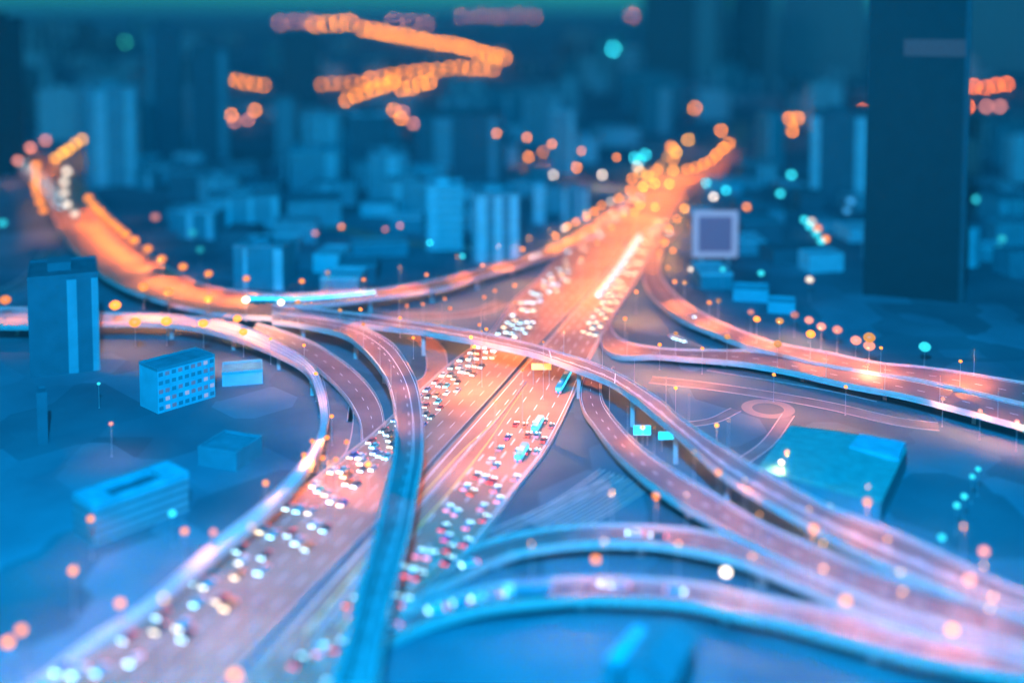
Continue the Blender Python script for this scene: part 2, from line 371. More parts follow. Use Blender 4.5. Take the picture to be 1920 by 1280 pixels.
# ------------------------------------------------------------------ lamps
COL = dict(o=(1, .26, .0), y=(1, .40, .02), c=(.03, .62, .72), w=(1, .80, .62), p=(1, .30, .20), r=(1, .17, .0), b=(.05, .35, .75), g=(.03, .5, .3))
LIGHT = dict(o=(1, .25, .03), y=(1, .28, .035), w=(1, .45, .15), p=(1, .33, .12), r=(1, .2, .05))
HEADM = {}
def unit_pole():
    bm = bmesh.new(); tube(bm, (0,0,0), (0,0,1), .16, .09, 8); return bm
me_pole = None
def mesh_from(bm, name, m):
    me = bpy.data.meshes.new(name); bm.to_mesh(me); bm.free(); me.materials.append(m); return me
bm = bmesh.new(); tube(bm, (0,0,0), (0,0,1), 1, .55, 8); ME_POLE = mesh_from(bm, 'pole', POLE)
bm = bmesh.new(); tube(bm, (0,0,0), (0,0,.06), 2.6, 2.2, 8); ME_BASE = mesh_from(bm, 'base_plate', POLE)
def head_mesh(col, st):
    k = round(math.log(max(st, .05))/math.log(1.35)); key = (col, k)
    if key not in HEADM:
        m = mat('lamp_glow_%s_%d' % (dict(o='orange',y='amber',c='cyan',w='white',p='pink',r='red',b='blue',g='green')[col], k), (.03,.03,.03), .4, emit=COL[col], es=1.35**k)
        bm = bmesh.new(); bmesh.ops.create_uvsphere(bm, u_segments=10, v_segments=6, radius=1)
        for v in bm.verts: v.co.z *= .8
        me = mesh_from(bm, 'lamp_globe', m)
        for p in me.polygons: p.use_smooth = True
        HEADM[key] = me
    return HEADM[key]
LAMP_W = 20000.0
LAMPPIX = []
NLAMP = [0]
def toward_road(p):
    best = (1e9, Vector((1, 0, 0)))
    for A, B in ROADS:
        for a, b in zip(A[::3], B[::3]):
            d = (a+b)/2 - p; d.z = 0
            if 1 < d.length < best[0]: best = (d.length, d.normalized())
    return best[1]
def lamp(u, v, col, label, group, zb=0.0, h=11.0, bright=1.0, power=0.0, r=None, name='street_lamp', cat='street lamp'):
    top = P(u, v, zb+h); d = depth(top)
    mpp = d/FPX
    if r is None: r = max(.55, min(5.0, 2.3*mpp if d > 700 else .75 + max(0, (420-d)/150)*.25))
    if abs(u-960) > 250 and d > 470: r = max(r, .75+min(1.9, (abs(u-960)-250)/600*2.6))
    coc = 34*abs(1/FOCUS-1/d)/.00206; rp = 2*r/mpp
    cov = rp*rp/(rp*rp+coc*coc*1.0)
    st = bright/cov*.78
    if coc < 6: st = bright*1.7
    base = Vector((top.x, top.y, top.z-h))
    t = empty(name, base, label, cat, group)
    pr = max(.13, .10*mpp*1.2)
    p = link(bpy.data.objects.new('pole', ME_POLE), t); p.scale = (pr, pr, h-r*.75)
    q = link(bpy.data.objects.new('base_plate', ME_BASE), t); q.scale = (pr, pr, 4)
    g = link(bpy.data.objects.new('lamp_globe', head_mesh(col, st)), t); g.location = (0, 0, h); g.scale = (r, r, r)
    if power:
        ld = bpy.data.lights.new('bulb', 'SPOT'); ld.energy = power*LAMP_W; ld.color = LIGHT.get(col, COL[col]); ld.spot_size = R_(156); ld.spot_blend = .8; ld.shadow_soft_size = 0
        lo = link(bpy.data.objects.new('bulb', ld), t); lo.location = toward_road(base)*(r+.35) + Vector((0, 0, h))
    NLAMP[0] += 1; LAMPPIX.append((u, v, d))
    return t
ORD = ['first','second','third','fourth','fifth','sixth','seventh','eighth','ninth','tenth','eleventh','twelfth','thirteenth','fourteenth','fifteenth','sixteenth','seventeenth','eighteenth','nineteenth','twentieth',
       'twenty-first','twenty-second','twenty-third','twenty-fourth','twenty-fifth','twenty-sixth','twenty-seventh','twenty-eighth','twenty-ninth','thirtieth','thirty-first','thirty-second','thirty-third','thirty-fourth','thirty-fifth','thirty-sixth']
CN = dict(o='orange', y='amber', c='cyan', w='white', p='pinkish', r='red-orange', b='blue', g='green')
def row(pts, where, group, col='o', **k):      # a row of lamps, counted along it
    for i, q in enumerate(pts):
        c = q[2] if len(q) > 2 else col
        kk = dict(k); 
        if len(q) > 3: kk['bright'] = q[3]
        lamp(q[0], q[1], c, '%s %s street lamp %s' % (ORD[i], CN[c], where), group, **kk)
def chain(px, n, where, group, col='o', **k):
    L = [0]
    for a, b in zip(px, px[1:]): L.append(L[-1]+math.hypot(b[0]-a[0], b[1]-a[1]))
    pts = []
    for i in range(n):
        s = L[-1]*i/max(1, n-1); j = 0
        while j < len(L)-2 and L[j+1] < s: j += 1
        t = (s-L[j])/(L[j+1]-L[j]); pts.append((px[j][0]+(px[j+1][0]-px[j][0])*t+random.uniform(-1.5,1.5), px[j][1]+(px[j+1][1]-px[j][1])*t+random.uniform(-1.5,1.5)))
    row(pts, where, group, col, **k)
row([(166,372),(176,386),(187,397),(198,408),(210,418),(222,428),(235,438),(252,450),(277,466),(303,485),(343,500),(391,513),(462,522),(566,527),(682,524),(800,515),(905,497),(980,467)],
    'along the outer viaduct edge from the upper left', 'lamps of the left viaduct', zb=10, power=1.9)
row([(216,572),(269,538),(316,547),(390,561),(445,597),(461,562,'w',2.2),(527,567,'w',2.2)], 'from the left along the lower side of the left viaduct', 'lamps of the left viaduct', zb=10, power=1.3)
row([(10,562),(253,604,'o',.75),(312,602),(381,606),(456,622),(507,635),(570,647),(592,700)], 'from the left edge along the narrow left ramp', 'lamps of the narrow left ramp', zb=9, power=.5)
row([(622,780),(613,820),(585,826),(570,852),(605,858),(630,862),(650,828),(690,870,'y',1.6)], 'down the ground road inside the narrow left ramp', 'lamps below the left ramp', power=.4)
row([(676,580),(750,596),(775,633),(883,632,'y',3),(890,650,'y',3),(912,617)], 'from the left along the near side of the long flyover', 'lamps by the long flyover', zb=13, h=9, power=.6)
row([(763,573),(793,570),(834,560),(844,578),(908,557),(928,545),(965,535),(899,609)], 'from the left between curving ramp and long flyover', 'lamps left of the highway', h=12, power=.35, bright=.7)
row([(1193,547),(1172,597),(1237,646),(1317,653),(1451,702),(1586,725)], 'from the highway along the curved ramp on the right', 'lamps of the right ramps', zb=5, power=1.7)
row([(1265,528),(1330,567),(1419,598),(1520,626),(1652,652),(1801,677)], 'from the top along the far side of the right ramp', 'lamps of the right ramps', zb=7, power=1.9)
row([(1408,585,'p',.5),(1490,590,'p',.5),(1517,600,'p',.6),(1540,612,'p',.6),(1570,618,'p',.5),(1605,638,'p',.6),(1630,648,'p',.6),(1627,683,'p',.5),(1768,747,'p',.6),(1838,770,'p',.7),(1907,790,'p',.8)], 'from the left behind the right ramp', 'dim lamps behind the right ramp', power=.5)
row([(1267,727,'y'),(1344,797,'y'),(1205,801,'y')], 'in the dark ground right of the highway', 'lamps inside the right loop', power=.35)
row([(1347,885),(1526,991),(1626,940),(1845,1033,'p'),(1818,1085,'p')], 'from the crossing along the lower end of the long flyover', 'lamps of the long flyover end', zb=10, power=.38)
row([(1117,1048),(1230,929),(1361,1072,'w',2.2),(1586,1125),(1785,1180)], 'from the left between the arched ramps in the foreground', 'lamps of the arched ramps', zb=6, h=10, power=.45)
row([(1465,866,'w',2.5),(1556,950,'w',.9)], 'from the left in front of the blue roofed warehouse', 'white lamps by the warehouse', power=.3)
row([(498,905),(346,995),(170,972),(225,1130),(137,1069),(40,1180),(15,1203),(208,794,'p',.6),(440,1265),(400,997,'p',.6)], 'down the lower left foreground beside the white lit ramp', 'lamps of the lower left foreground', power=.16, h=12)
row([(185,719,'c',.6),(323,962,'c',1.2),(5,418,'c',.5),(361,436,'c',.3),(375,468,'c',.3),(455,392,'c',.7)], 'among the buildings on the left', 'cyan lamps on the left', h=10)
row([(806,455,'c'),(867,480,'c'),(890,425,'c'),(951,411,'w'),(640,425,'o',.7),(591,437,'p',.4),(722,430,'p',.4),(750,423,'p',.5),(291,407,'p',.4)], 'among the dim blocks behind the curving ramp', 'scattered lamps behind the ramp', h=10)
row([(800,218,'o'),(845,230,'p',.6),(884,239),(931,250),(988,258),(1035,270),(1090,283),(1156,295)], 'from the left on the far street leading to the junction', 'lamps of the far street', h=50)
row([(991,294),(1018,285,'o',.6),(1081,314),(1038,328,'w',.7),(1129,328,'w',.9)], 'on the short far street left of the junction', 'lamps of the short far street', h=12, power=.8)
row([(1303,203),(1352,245),(1400,388),(1338,369,'w'),(1324,343,'c'),(1361,357,'c'),(1463,363,'c'),(1484,328,'c'),(1427,512,'c'),(1355,505,'c',.7),(1295,505,'w',.7),(1518,524,'w',.8),(1595,377,'b',.5),(1588,395,'b',.5)], 'scattered right of the far junction', 'lamps right of the far junction', h=12)
row([(1734,650,'c',.6),(1832,374,'c',.7),(1878,448,'c',.5),(1874,466,'c',.5),(1834,879,'c'),(1823,893,'c'),(1808,930,'c'),(1794,947,'c'),(1766,1007,'c')], 'down the right side of the picture', 'cyan lamps on the right', h=9)
row([(1508,412,'c'),(1518,424,'c'),(1530,438,'c'),(1540,452,'c'),(1533,428,'o'),(1548,448,'o'),(1522,415,'w',.6)], 'in the small cluster left of the dark tower', 'lamp cluster left of the dark tower', h=10)
row([(1815,200,'r'),(1826,163,'r'),(1848,165,'r'),(1868,160,'r'),(1888,158,'r'),(1850,200,'p',.6),(1875,200,'p',.6)], 'in the orange cluster right of the dark tower', 'lamp cluster right of the dark tower', h=14)
row([(1480,222),(1496,222),(1486,246),(1478,184,'p',.7),(1617,208,'r')], 'in the knot left of the dark tower top', 'lamps left of the dark tower top', h=14)
row([(1150,93,'c'),(1237,118,'p',.5),(1264,117,'c'),(1243,55,'c',.4),(1186,30,'p',.3),(1306,40,'p',.3),(235,80,'g',.3),(275,256,'r',.9),(18,264,'o',.5),(1210,58,'c',.3)], 'scattered far away near the skyline', 'lamps near the skyline', h=14)
# far streets that read as glowing bands
chain([(682,55),(790,75),(870,90),(945,110)], 17, 'of the brightest far band under the skyline, from the left', 'lamps of the far expressway')
chain([(695,150),(770,136),(850,128),(925,130)], 12, 'of the second far band, from the left', 'lamps of the far expressway', bright=.7)
chain([(648,188),(690,172),(735,155)], 6, 'of the lower far band, from the left', 'lamps of the far expressway', bright=1)
chain([(755,168),(805,155)], 4, 'of the short far band below the second band', 'lamps of the far expressway')
chain([(604,160),(680,155)], 5, 'of the dim far band left of the second band', 'lamps of the far expressway', bright=.5)
chain([(592,46),(655,42)], 4, 'of the short bright band left of the brightest band', 'lamps of the far expressway', bright=.9)
chain([(525,42),(580,42)], 3, 'of the dim band at the far top left', 'lamps of the far expressway', col='p', bright=.3)
chain([(740,40),(800,45)], 3, 'of the dim band above the brightest band', 'lamps of the far expressway', col='p', bright=.3)
chain([(870,30),(1000,30)], 5, 'of the dim band at the top middle', 'lamps of the far expressway', col='p', bright=.25)
chain([(426,148),(495,162)], 5, 'of the short band behind the left towers', 'lamps behind the left towers', bright=.6)
row([(434,216),(478,207),(440,228,'p',.5),(465,225,'p',.5)], 'of the knot behind the left towers', 'lamps behind the left towers')
row([(738,206),(755,210,'p',.5),(752,222),(775,232,'p',.6)], 'of the knot at the left end of the far street', 'lamps of the far street')
chain([(168,255),(140,272),(105,297)], 6, 'of the upper left band at the far end of the viaduct', 'lamps at the far end of the viaduct', col='y', bright=.9, power=.9, zb=9)
chain([(68,312),(66,350),(80,395)], 6, 'of the steep band at the left end of the viaduct', 'lamps at the far end of the viaduct', bright=.9, power=.9, zb=9)
chain([(35,300),(60,275),(85,265)], 3, 'of the dim band at the left end of the viaduct', 'lamps at the far end of the viaduct', col='p', bright=.6, power=.9, zb=9)
chain([(125,320),(118,345),(125,380),(140,400)], 5, 'of the white patch on the viaduct', 'lamps at the far end of the viaduct', col='w', bright=.7, zb=9)
# far junction at the top of the highway
J = [(1185,335),(1200,322),(1215,330),(1232,318),(1205,350),(1228,345),(1182,357),(1200,385),(1228,388),(1190,398),(1255,345),(1262,320),(1262,300),(1268,285),(1290,262),(1258,275),(1283,392)]
row([(a, b, 'y' if i % 3 else 'o') for i, (a, b) in enumerate(J)], 'in the glowing knot at the far junction', 'lamps of the far junction', power=.5, bright=.9)
chain([(1290,318),(1330,302),(1368,270)], 7, 'of the band leading away right from the far junction', 'lamps of the far junction', power=.8)
row([(1190,296,'c'),(1210,290,'c'),(1200,300,'c',.7),(1195,312,'w',.6)], 'at the left side of the far junction', 'lamps of the far junction')
row([(1160,372),(1145,378,'w',.5),(1128,385),(1114,396),(1099,406),(1080,415),(1064,424),(1058,428,'w',.7),(1042,442)], 'down the left edge of the highway from the far junction', 'lamps of the highway edges', power=.9)
row([(1284,390),(1270,410),(1255,430),(1247,455),(1262,470)], 'down the right edge of the highway from the far junction', 'lamps of the highway edges', power=.9, bright=.8)
# tall masts added to light the highway and flyover, heads kept dim
def near_deck(key, p, m):
    A, B = G[key]
    return any(((a+b)/2-p).to_2d().length < m for a, b in zip(A, B))
for i, y in enumerate([1060, 1000, 940, 880, 825, 770, 720, 675, 630, 590, 552, 440, 405, 372, 330, 290, 250]):
    p = at_y(EC, y); q = at_y(EL, y); r_ = at_y(ER, y)
    pt = Vector(((p.x + .8) if y > 520 else (p.x*.35+r_.x*.65), y, 0))
    if near_deck('F2', pt, 16): continue
    u, v = pix(pt + Vector((0, 0, 24)))
    lamp(u, v, 'y', '%s tall added mast lamp from the far junction along the highway median' % ORD[i], 'added mast lamps of the highway', name='added_mast_lamp', cat='added mast lamp', h=24, r=.5, bright=.4, power=6.0 if y > 560 else 3.0 if y > 340 else 1.5)
    if y > 480:
        pass
for i, y in enumerate([500, 455, 410, 365, 320, 280, 245]):  # second row, added for light on the oncoming carriageway
    p = at_y(EC, y); q = at_y(EL, y); pt = p.lerp(q, .25)
    if near_deck('F2', pt, 16): continue
    u, v = pix(Vector((pt.x, y, 24)))
    lamp(u, v, 'y', '%s added mast lamp from the long flyover along the oncoming carriageway' % ORD[i], 'added mast lamps of the highway', name='added_mast_lamp', cat='added mast lamp', h=24, r=.5, bright=.4, power=3.6 if y > 380 else 1.0)
def added_deck_lamps(key, f0, f1, n, side, where, group, power=.4, h=11):  # small lamps added to brighten the decks
    power *= 1.6
    A, B = G[key]; L = len(A)
    for i in range(n):
        k = int((f0+(f1-f0)*i/max(1, n-1))*(L-1)); p = A[k].lerp(B[k], side)
        u, v = pix(p+Vector((0,0,h)))
        lamp(u, v, 'y', '%s small added deck lamp from the left along %s' % (ORD[i], where), group, zb=p.z, h=h, r=.2, bright=.3, power=power, name='added_deck_lamp', cat='deck lamp')
added_deck_lamps('F1', .2, .62, 8, .03, 'the long flyover', 'added deck lamps of the long flyover', .45)
added_deck_lamps('F1', .67, .95, 5, .03, 'the lower end of the long flyover', 'added deck lamps of the long flyover', .16)
added_deck_lamps('F2', .05, .52, 6, .97, 'the bending flyover', 'added deck lamps of the bending flyover')
added_deck_lamps('F6', .15, .95, 9, .03, 'the ramp peeling off under the flyover', 'added deck lamps of the peeling ramp', .16)
added_deck_lamps('F7', .3, .95, 6, .03, 'the upper arched ramp', 'added deck lamps of the arched ramps', .12)
added_deck_lamps('F8', .3, .95, 7, .03, 'the lower arched ramp', 'added deck lamps of the arched ramps', .11)
added_deck_lamps('F4', .15, .95, 9, .03, 'the orange right ramp', 'added deck lamps of the right ramps', .4)
added_deck_lamps('F5', .2, .95, 9, .97, 'the curved right ramp', 'added deck lamps of the right ramps', .3)
added_deck_lamps('B', .1, .95, 8, .03, 'the curving left ramp', 'added deck lamps of the curving ramp', .6)
print('lamps', NLAMP[0])

# ------------------------------------------------------------------ vehicles
def car_meshes():
    out = {}
    prof = [(-2.2,.35),(-2.25,.75),(-2.1,.98),(-1.55,1.02),(1.0,.98),(2.05,.82),(2.2,.6),(2.2,.35)]
    bm = bmesh.new()
    a = [bm.verts.new((x, -.88, z)) for x, z in prof]; b = [bm.verts.new((x, .88, z)) for x, z in prof]
    bm.faces.new(a); bm.faces.new(b[::-1])
    for k in range(8): bm.faces.new((a[k], b[k], b[(k+1)%8], a[(k+1)%8]))
    # roof panel
    bmesh.ops.recalc_face_normals(bm, faces=bm.faces)
    bmesh.ops.bevel(bm, geom=[e for e in bm.edges], offset=.06, segments=1, affect='EDGES')
    box(bm, -1.15, .35, -.62, .62, 1.43, 1.48)
    out['body'] = bm
    bm = bmesh.new()
    lo = [(-1.85,-.8),(1.05,-.8),(1.05,.8),(-1.85,.8)]; hi = [(-1.2,-.64),(.4,-.64),(.4,.64),(-1.2,.64)]
    l = [bm.verts.new((x, y, 1.0)) for x, y in lo]; h = [bm.verts.new((x, y, 1.44)) for x, y in hi]
    bm.faces.new(h)
    for k in range(4): bm.faces.new((l[k], l[(k+1)%4], h[(k+1)%4], h[k]))
    out['windows'] = bm
    return out
cm = car_meshes()
PAINT = [('white', (.78,.78,.78)), ('silver', (.45,.47,.5)), ('black', (.02,.02,.025)), ('dark grey', (.1,.1,.11)), ('blue', (.03,.12,.4)), ('red', (.45,.03,.03)), ('cyan', (.03,.45,.55)), ('orange', (.65,.2,.03))]
bodies = []
base = cm['body']
for nm, c in PAINT:
    bodies.append((nm, mesh_from(base.copy(), 'body', mat('paint_'+nm.replace(' ', '_'), c, .3, spec=.5))))
ME_WIN = mesh_from(cm['windows'], 'windows', GLASS)
HL = mat('headlight_glow', (.9,.9,.9), .3, emit=(.5, .9, 1.0), es=10)
HLW = mat('headlight_warm', (.9,.9,.9), .3, emit=(1.0, .75, .4), es=10)
TL = mat('taillight_glow', (.5,.05,.05), .3, emit=(1, .06, .05), es=8)
def boxmesh(name, m, *a):
    bm = bmesh.new(); box(bm, *a); return mesh_from(bm, name, m)
ME_HL = boxmesh('headlight', HL, -.06, .06, -.26, .26, -.14, .14); ME_HLW = boxmesh('headlight', HLW, -.06, .06, -.26, .26, -.14, .14)
ME_TL = boxmesh('tail_light', TL, -.05, .05, -.22, .22, -.12, .12)
bm = bmesh.new(); tube(bm, (0,-.11,0), (0,.11,0), .33, .33, 10); ME_WHEEL = mesh_from(bm, 'wheel', TYRE)
NC = [0]
def put(me, nm, par, loc, sc=None):
    o = bpy.data.objects.new(nm, me); C.objects.link(o); o.parent = par; o.location = loc
    if sc: o.scale = sc
    return o
def car(p, d, where, group, ci=None, wheels=True, warm=False):
    ci = random.choices(range(8), (3,3,2,3,2,2,3,2))[0] if ci is None else ci
    nm, body = bodies[ci]
    t = empty('car', p, ('%s car %s' % (nm, where)).replace(' ,', ','), 'car', group, math.atan2(d.y, d.x))
    s = random.uniform(.95, 1.12)
    put(body, 'body', t, (0,0,0)); put(ME_WIN, 'windows', t, (0,0,0))
    for y in (-.58, .58):
        put(ME_HLW if warm else ME_HL, 'headlight', t, (2.23, y, .68)); put(ME_TL, 'tail_light', t, (-2.27, y, .80))
    if wheels:
        for x in (-1.4, 1.4):
            for y in (-.84, .84): put(ME_WHEEL, 'wheel', t, (x, y, .33))
    t.scale = (s, s, s); NC[0] += 1
    return t
# bus and lorry
bm = bmesh.new(); box(bm, -6, 6, -1.25, 1.25, .4, 3.1); bmesh.ops.bevel(bm, geom=bm.edges[:], offset=.15, segments=2, affect='EDGES'); ME_BUS = mesh_from(bm, 'body', mat('bus_white', (.55,.6,.65), .35))
ME_BUSC = ME_BUS.copy(); ME_BUSC.materials[0] = mat('bus_cyan', (.05,.40,.5), .35)
def bus_win(m):
    bm = bmesh.new(); box(bm, -5.6, 5.6, -1.29, 1.29, 1.5, 2.6); box(bm, 5.65, 6.04, -1.0, 1.0, 1.3, 2.7); box(bm, -6.04, -5.65, -1.0, 1.0, 1.5, 2.7); return mesh_from(bm, 'windows', m)
ME_BW = bus_win(mat('bus_window_lit_white', (.4,.5,.5), .2, emit=(.75, .95, 1), es=1.0)); ME_BC = bus_win(mat('bus_window_lit_cyan', (.2,.4,.5), .2, emit=(.05, .7, 1), es=1.5))
bm = bmesh.new(); box(bm, -1.6, 1.6, -.8, .8, 3.1, 3.4); ME_AC = mesh_from(bm, 'roof_unit', mat('roof_unit_grey', (.6,.62,.65), .5))
def bus(p, d, where, group, cyan=False):
    t = empty('bus', p, where, 'bus', group, math.atan2(d.y, d.x))
    put(ME_BUSC if cyan else ME_BUS, 'body', t, (0,0,0)); put(ME_BC if cyan else ME_BW, 'windows', t, (0,0,0)); put(ME_AC, 'roof_unit', t, (-.5,0,0))
    for y in (-.9, .9):
        put(ME_HL, 'headlight', t, (6.03, y, .8)); put(ME_TL, 'tail_light', t, (-6.03, y, .9))
    for x in (-3.8, 3.6):
        for y in (-1.15, 1.15): put(ME_WHEEL, 'wheel', t, (x, y, .48), (1.45, 1.3, 1.45))
    return t
def lorry(p, d, where, col):
    t = empty('lorry', p, where, 'lorry', None, math.atan2(d.y, d.x))
    bm = bmesh.new(); box(bm, -6.5, 3.2, -1.25, 1.25, 1.0, 3.7); bmesh.ops.bevel(bm, geom=bm.edges[:], offset=.08, segments=1, affect='EDGES'); obj('cargo_box', bm, mat('lorry_box', col, .5), t)
    bm = bmesh.new(); box(bm, 3.6, 5.9, -1.15, 1.15, .6, 3.0); bmesh.ops.bevel(bm, geom=bm.edges[:], offset=.2, segments=2, affect='EDGES'); obj('cab', bm, mat('lorry_cab', (.75,.75,.78), .35), t)
    bm = bmesh.new(); box(bm, 5.8, 5.94, -1.0, 1.0, 1.7, 2.6); obj('windscreen', bm, GLASS, t)
    bm = bmesh.new(); box(bm, -6.4, 5.6, -.5, .5, .6, .98); obj('chassis', bm, TYRE, t)
    for y in (-.85, .85): put(ME_HL, 'headlight', t, (5.93, y, .9)); put(ME_TL, 'tail_light', t, (-6.53, y, 1.1))
    for x in (-5, -3.7, 4.6):
        for y in (-1.1, 1.1): put(ME_WHEEL, 'wheel', t, (x, y, .5), (1.5, 1.3, 1.5))
    return t
ST = [(980,1200,'close to the far junction'),(800,980,'below the far junction'),(640,800,'beside the curving ramp'),(520,640,'just beyond the long flyover'),(430,520,'just before the long flyover'),(350,430,'beside the bending flyover'),(200,350,'in the near foreground')]
LN = ['outermost left', 'second left', 'third left', 'fourth left', 'fifth left', 'inner']
def stretch(y):
    for a, b, s in ST:
        if a <= y < b: return s
    return ST[-1][2]
# oncoming carriageway: dense jam, headlights toward the camera
def gap(y):
    return random.uniform(10.5, 18) if y < 370 else random.uniform(7.8, 13.5) if y < 570 else random.uniform(14, 25) if y < 700 else random.uniform(30, 65)
for k in range(5):
    y = 920.0 - random.uniform(0, 12)
    while y > 238:
        a, b = at_y(EL, y), at_y(EC, y); wid = b.x-a.x
        f = (2.4 + k*(3.2 if y > 370 else 3.2 + 1.6*(1-smooth(320, 370, y))))/max(wid, 20) + (0.06 if y > 520 else 0.0)
        p = a.lerp(b, f); a2, b2 = at_y(EL, y-6), at_y(EC, y-6); q = a2.lerp(b2, f); d = q-p; p.z = .06
        if k < 4 or random.random() < .6:
            car(p, d, ', headlights on, %s lane of oncoming jam %s' % (LN[k], stretch(y)), 'cars in the oncoming jam', warm=random.random() < .3, wheels=y < 620)
        y -= gap(y)
# right carriageway: cars driving away
RL = ['first left', 'second left', 'third left', 'fourth left', 'right']
for k in range(5):
    y = 820.0 - random.uniform(0, 12)
    while y > 240:
        a, b = at_y(ECb, y), at_y(ER, y); wid = b.x-a.x
        f = 1 - (3.0 + (4-k)*3.5)/wid
        p = a.lerp(b, f); q = at_y(ECb, y+6).lerp(at_y(ER, y+6), f); p.z = .06
        far = y > 520
        if far and k >= 2: 
            car(p, p-q, ', lamps lit, %s departing lane %s' % (RL[k], stretch(y)), 'cars on the right carriageway', warm=True, wheels=y < 620)
        elif y < 415 and random.random() < .78:
            car(p, q-p, ', tail lights lit, %s departing lane %s' % (RL[k], stretch(y)), 'cars on the right carriageway')
        y -= random.uniform(9, 17) if y < 640 else random.uniform(18, 40)
# white light streak on the far right carriageway, built as a row of lit buses
for i, y in enumerate([604, 622, 640, 657, 675, 693, 712, 731, 750]):
    a, b = at_y(ECb, y), at_y(ER, y); f = 4.5/(b.x-a.x) if y > 640 else 4.5/(b.x-a.x)
    p = a.lerp(b, .30); q = at_y(ECb, y+6).lerp(at_y(ER, y+6), .30); p.z = .06
    bus(p, p-q, '%s lit bus from the long flyover, standing for the white light streak beside the median' % ORD[i], 'white buses beside the median')
for i, (u, v) in enumerate([(1062,712),(1052,730)]):
    p = P(u, v, 0); p.z = .06; bus(p, Vector((.25,1,0)), '%s cyan lit bus just in front of the long flyover on the right carriageway' % ['farther','nearer'][i], 'cyan buses in front of the flyover', True)
for i, (u, v) in enumerate([(1008,803),(978,856)]):
    p = P(u, v, 0); p.z = .06; bus(p, Vector((.25,1,0)), '%s of the cyan lit buses among the cars driving away, counted from the flyover' % ORD[i], 'cyan buses among the cars', True)
# row of cyan lit buses on the left viaduct
A, B = G['B']
A0, B0 = G['A']
for i, u in enumerate([480, 497, 515, 548, 566, 585, 604, 622, 642, 660, 677]):
    p = P(u, 566, 10.05); p.z = 10.05; q = P(u+5, 566, 10.05)
    if u > 500:
        j = min(range(len(A)), key=lambda k: abs(pix(A[k])[0]-u)); p = A[j].lerp(B[j], .68); q = A[j+1].lerp(B[j+1], .68)
        p = p + Vector((0,0,.03))
    bus(p, q-p, '%s cyan lit bus from the left in the row on the left viaduct' % ORD[i], 'cyan buses on the left viaduct', True)
for k in range(26):
    A, B = G['A']; j = 14 + int(k*1.7); s_ = (.68, .78, .88)[k % 3]; p_ = A[j].lerp(B[j], s_); d_ = A[j].lerp(B[j], s_)-A[j-1].lerp(B[j-1], s_); p_.z += .03
    car(p_, d_, ', headlights on, %s lane of the wide viaduct at the upper left' % ['inner', 'middle', 'outer'][k % 3], 'cars on the wide viaduct', 0, wheels=False)
def on_deck(key, fr, s, rev=False):
    A, B = G[key]; k = int(fr*(len(A)-2)); p = A[k].lerp(B[k], s); q = A[k+1].lerp(B[k+1], s); d = q-p
    return p+Vector((0,0,.03)), (-d if rev else d)
def near_px(key, u, s, rev=False):
    A, B = G[key]; j = min(range(len(A)-1), key=lambda k: abs(pix(A[k].lerp(B[k], s))[0]-u)); p = A[j].lerp(B[j], s); d = A[j+1].lerp(B[j+1], s)-p
    return p+Vector((0,0,.03)), (-d if rev else d)
for key, u, s, rev, ci, txt in [('F8',818,.5,True,0,'farthest left on the lower arched ramp'),('F8',862,.5,True,6,'second from the left on the lower arched ramp'),('F8',893,.5,True,0,'third from the left on the lower arched ramp'),('F8',918,.5,True,1,'close behind the lorry on the lower arched ramp'),
   ('F8',1140,.35,True,0,'just right of the lorry on the lower arched ramp'),('F8',1165,.4,True,1,'second right of the lorry on the lower arched ramp'),('F8',1270,.55,False,6,'farthest right on the lower arched ramp'),
   ('F7',1195,.5,True,0,'on top of the upper arched ramp'),('F7',1235,.6,True,3,'right of the top of the upper arched ramp'),('F7',885,.6,True,0,'at the left foot of the upper arched ramp'),
   ('F8',735,.5,True,0,'alone at the lower left foot of the lower arched ramp'),
   ('F4',1300,.5,False,1,'first on the orange right ramp below the highway'),('F4',1255,.5,False,0,'nearest the highway on the orange right ramp'),('B',1000,.5,True,0,'nearest the highway on the curving left ramp'),('B',1012,.4,True,7,'second nearest the highway on the curving left ramp')]:
    p, d = near_px(key, u, s, rev); car(p, d, 'with lit headlights ' + txt, 'cars on the ramps', ci)
p, d = near_px('F8', 985, .62, True); lorry(p, d, 'long dark lorry with its lamps lit on the lower arched ramp', (.10,.25,.32))
for i, (u, v) in enumerate([(1260,634),(1266,636),(1273,638),(1280,640)]):  # row of cars added in place of small light trails
    p = P(u, v, 0); p.z = .05; car(p, Vector((.3,-1,0)), '%s from the left in the row added for light trails above the curved ramp' % ORD[i], 'parked cars', 0)
print('cars', NC[0])

# ------------------------------------------------------------------ signs
def gantry(u, v, w, h, z, label, m):
    p = P(u, v, z); t = empty('road_sign', (p.x, p.y, 0), label, 'road sign')
    bm = bmesh.new(); box(bm, -w/2, w/2, -.15, .15, z-h/2, z+h/2); bmesh.ops.bevel(bm, geom=bm.edges[:], offset=.05, segments=1, affect='EDGES'); obj('sign_panel', bm, m, t)
    bm = bmesh.new(); box(bm, -w/2-.2, w/2+.2, -.22, -.16, z+h/2, z+h/2+.25); box(bm, -w/2-.2, w/2+.2, -.22, -.16, z-h/2-.25, z-h/2); obj('sign_frame', bm, RAIL, t)
    for s in (-1, 1):
        bm = bmesh.new(); tube(bm, (s*w*.32, .3, 0), (s*w*.32, .3, z+h/2), .16, .14); obj('post', bm, POLE, t)
    return t
CY = mat('sign_cyan_lit', (.05,.4,.5), .5, emit=(.02, .65, .95), es=1.6)
gantry(1204, 806, 6.2, 3.4, 6, 'glowing cyan road sign, left one of the pair right of the highway', CY)
gantry(1253, 816, 7.0, 2.8, 6, 'glowing cyan road sign, right one of the pair right of the highway', CY)
p = P(1015, 687, 8)
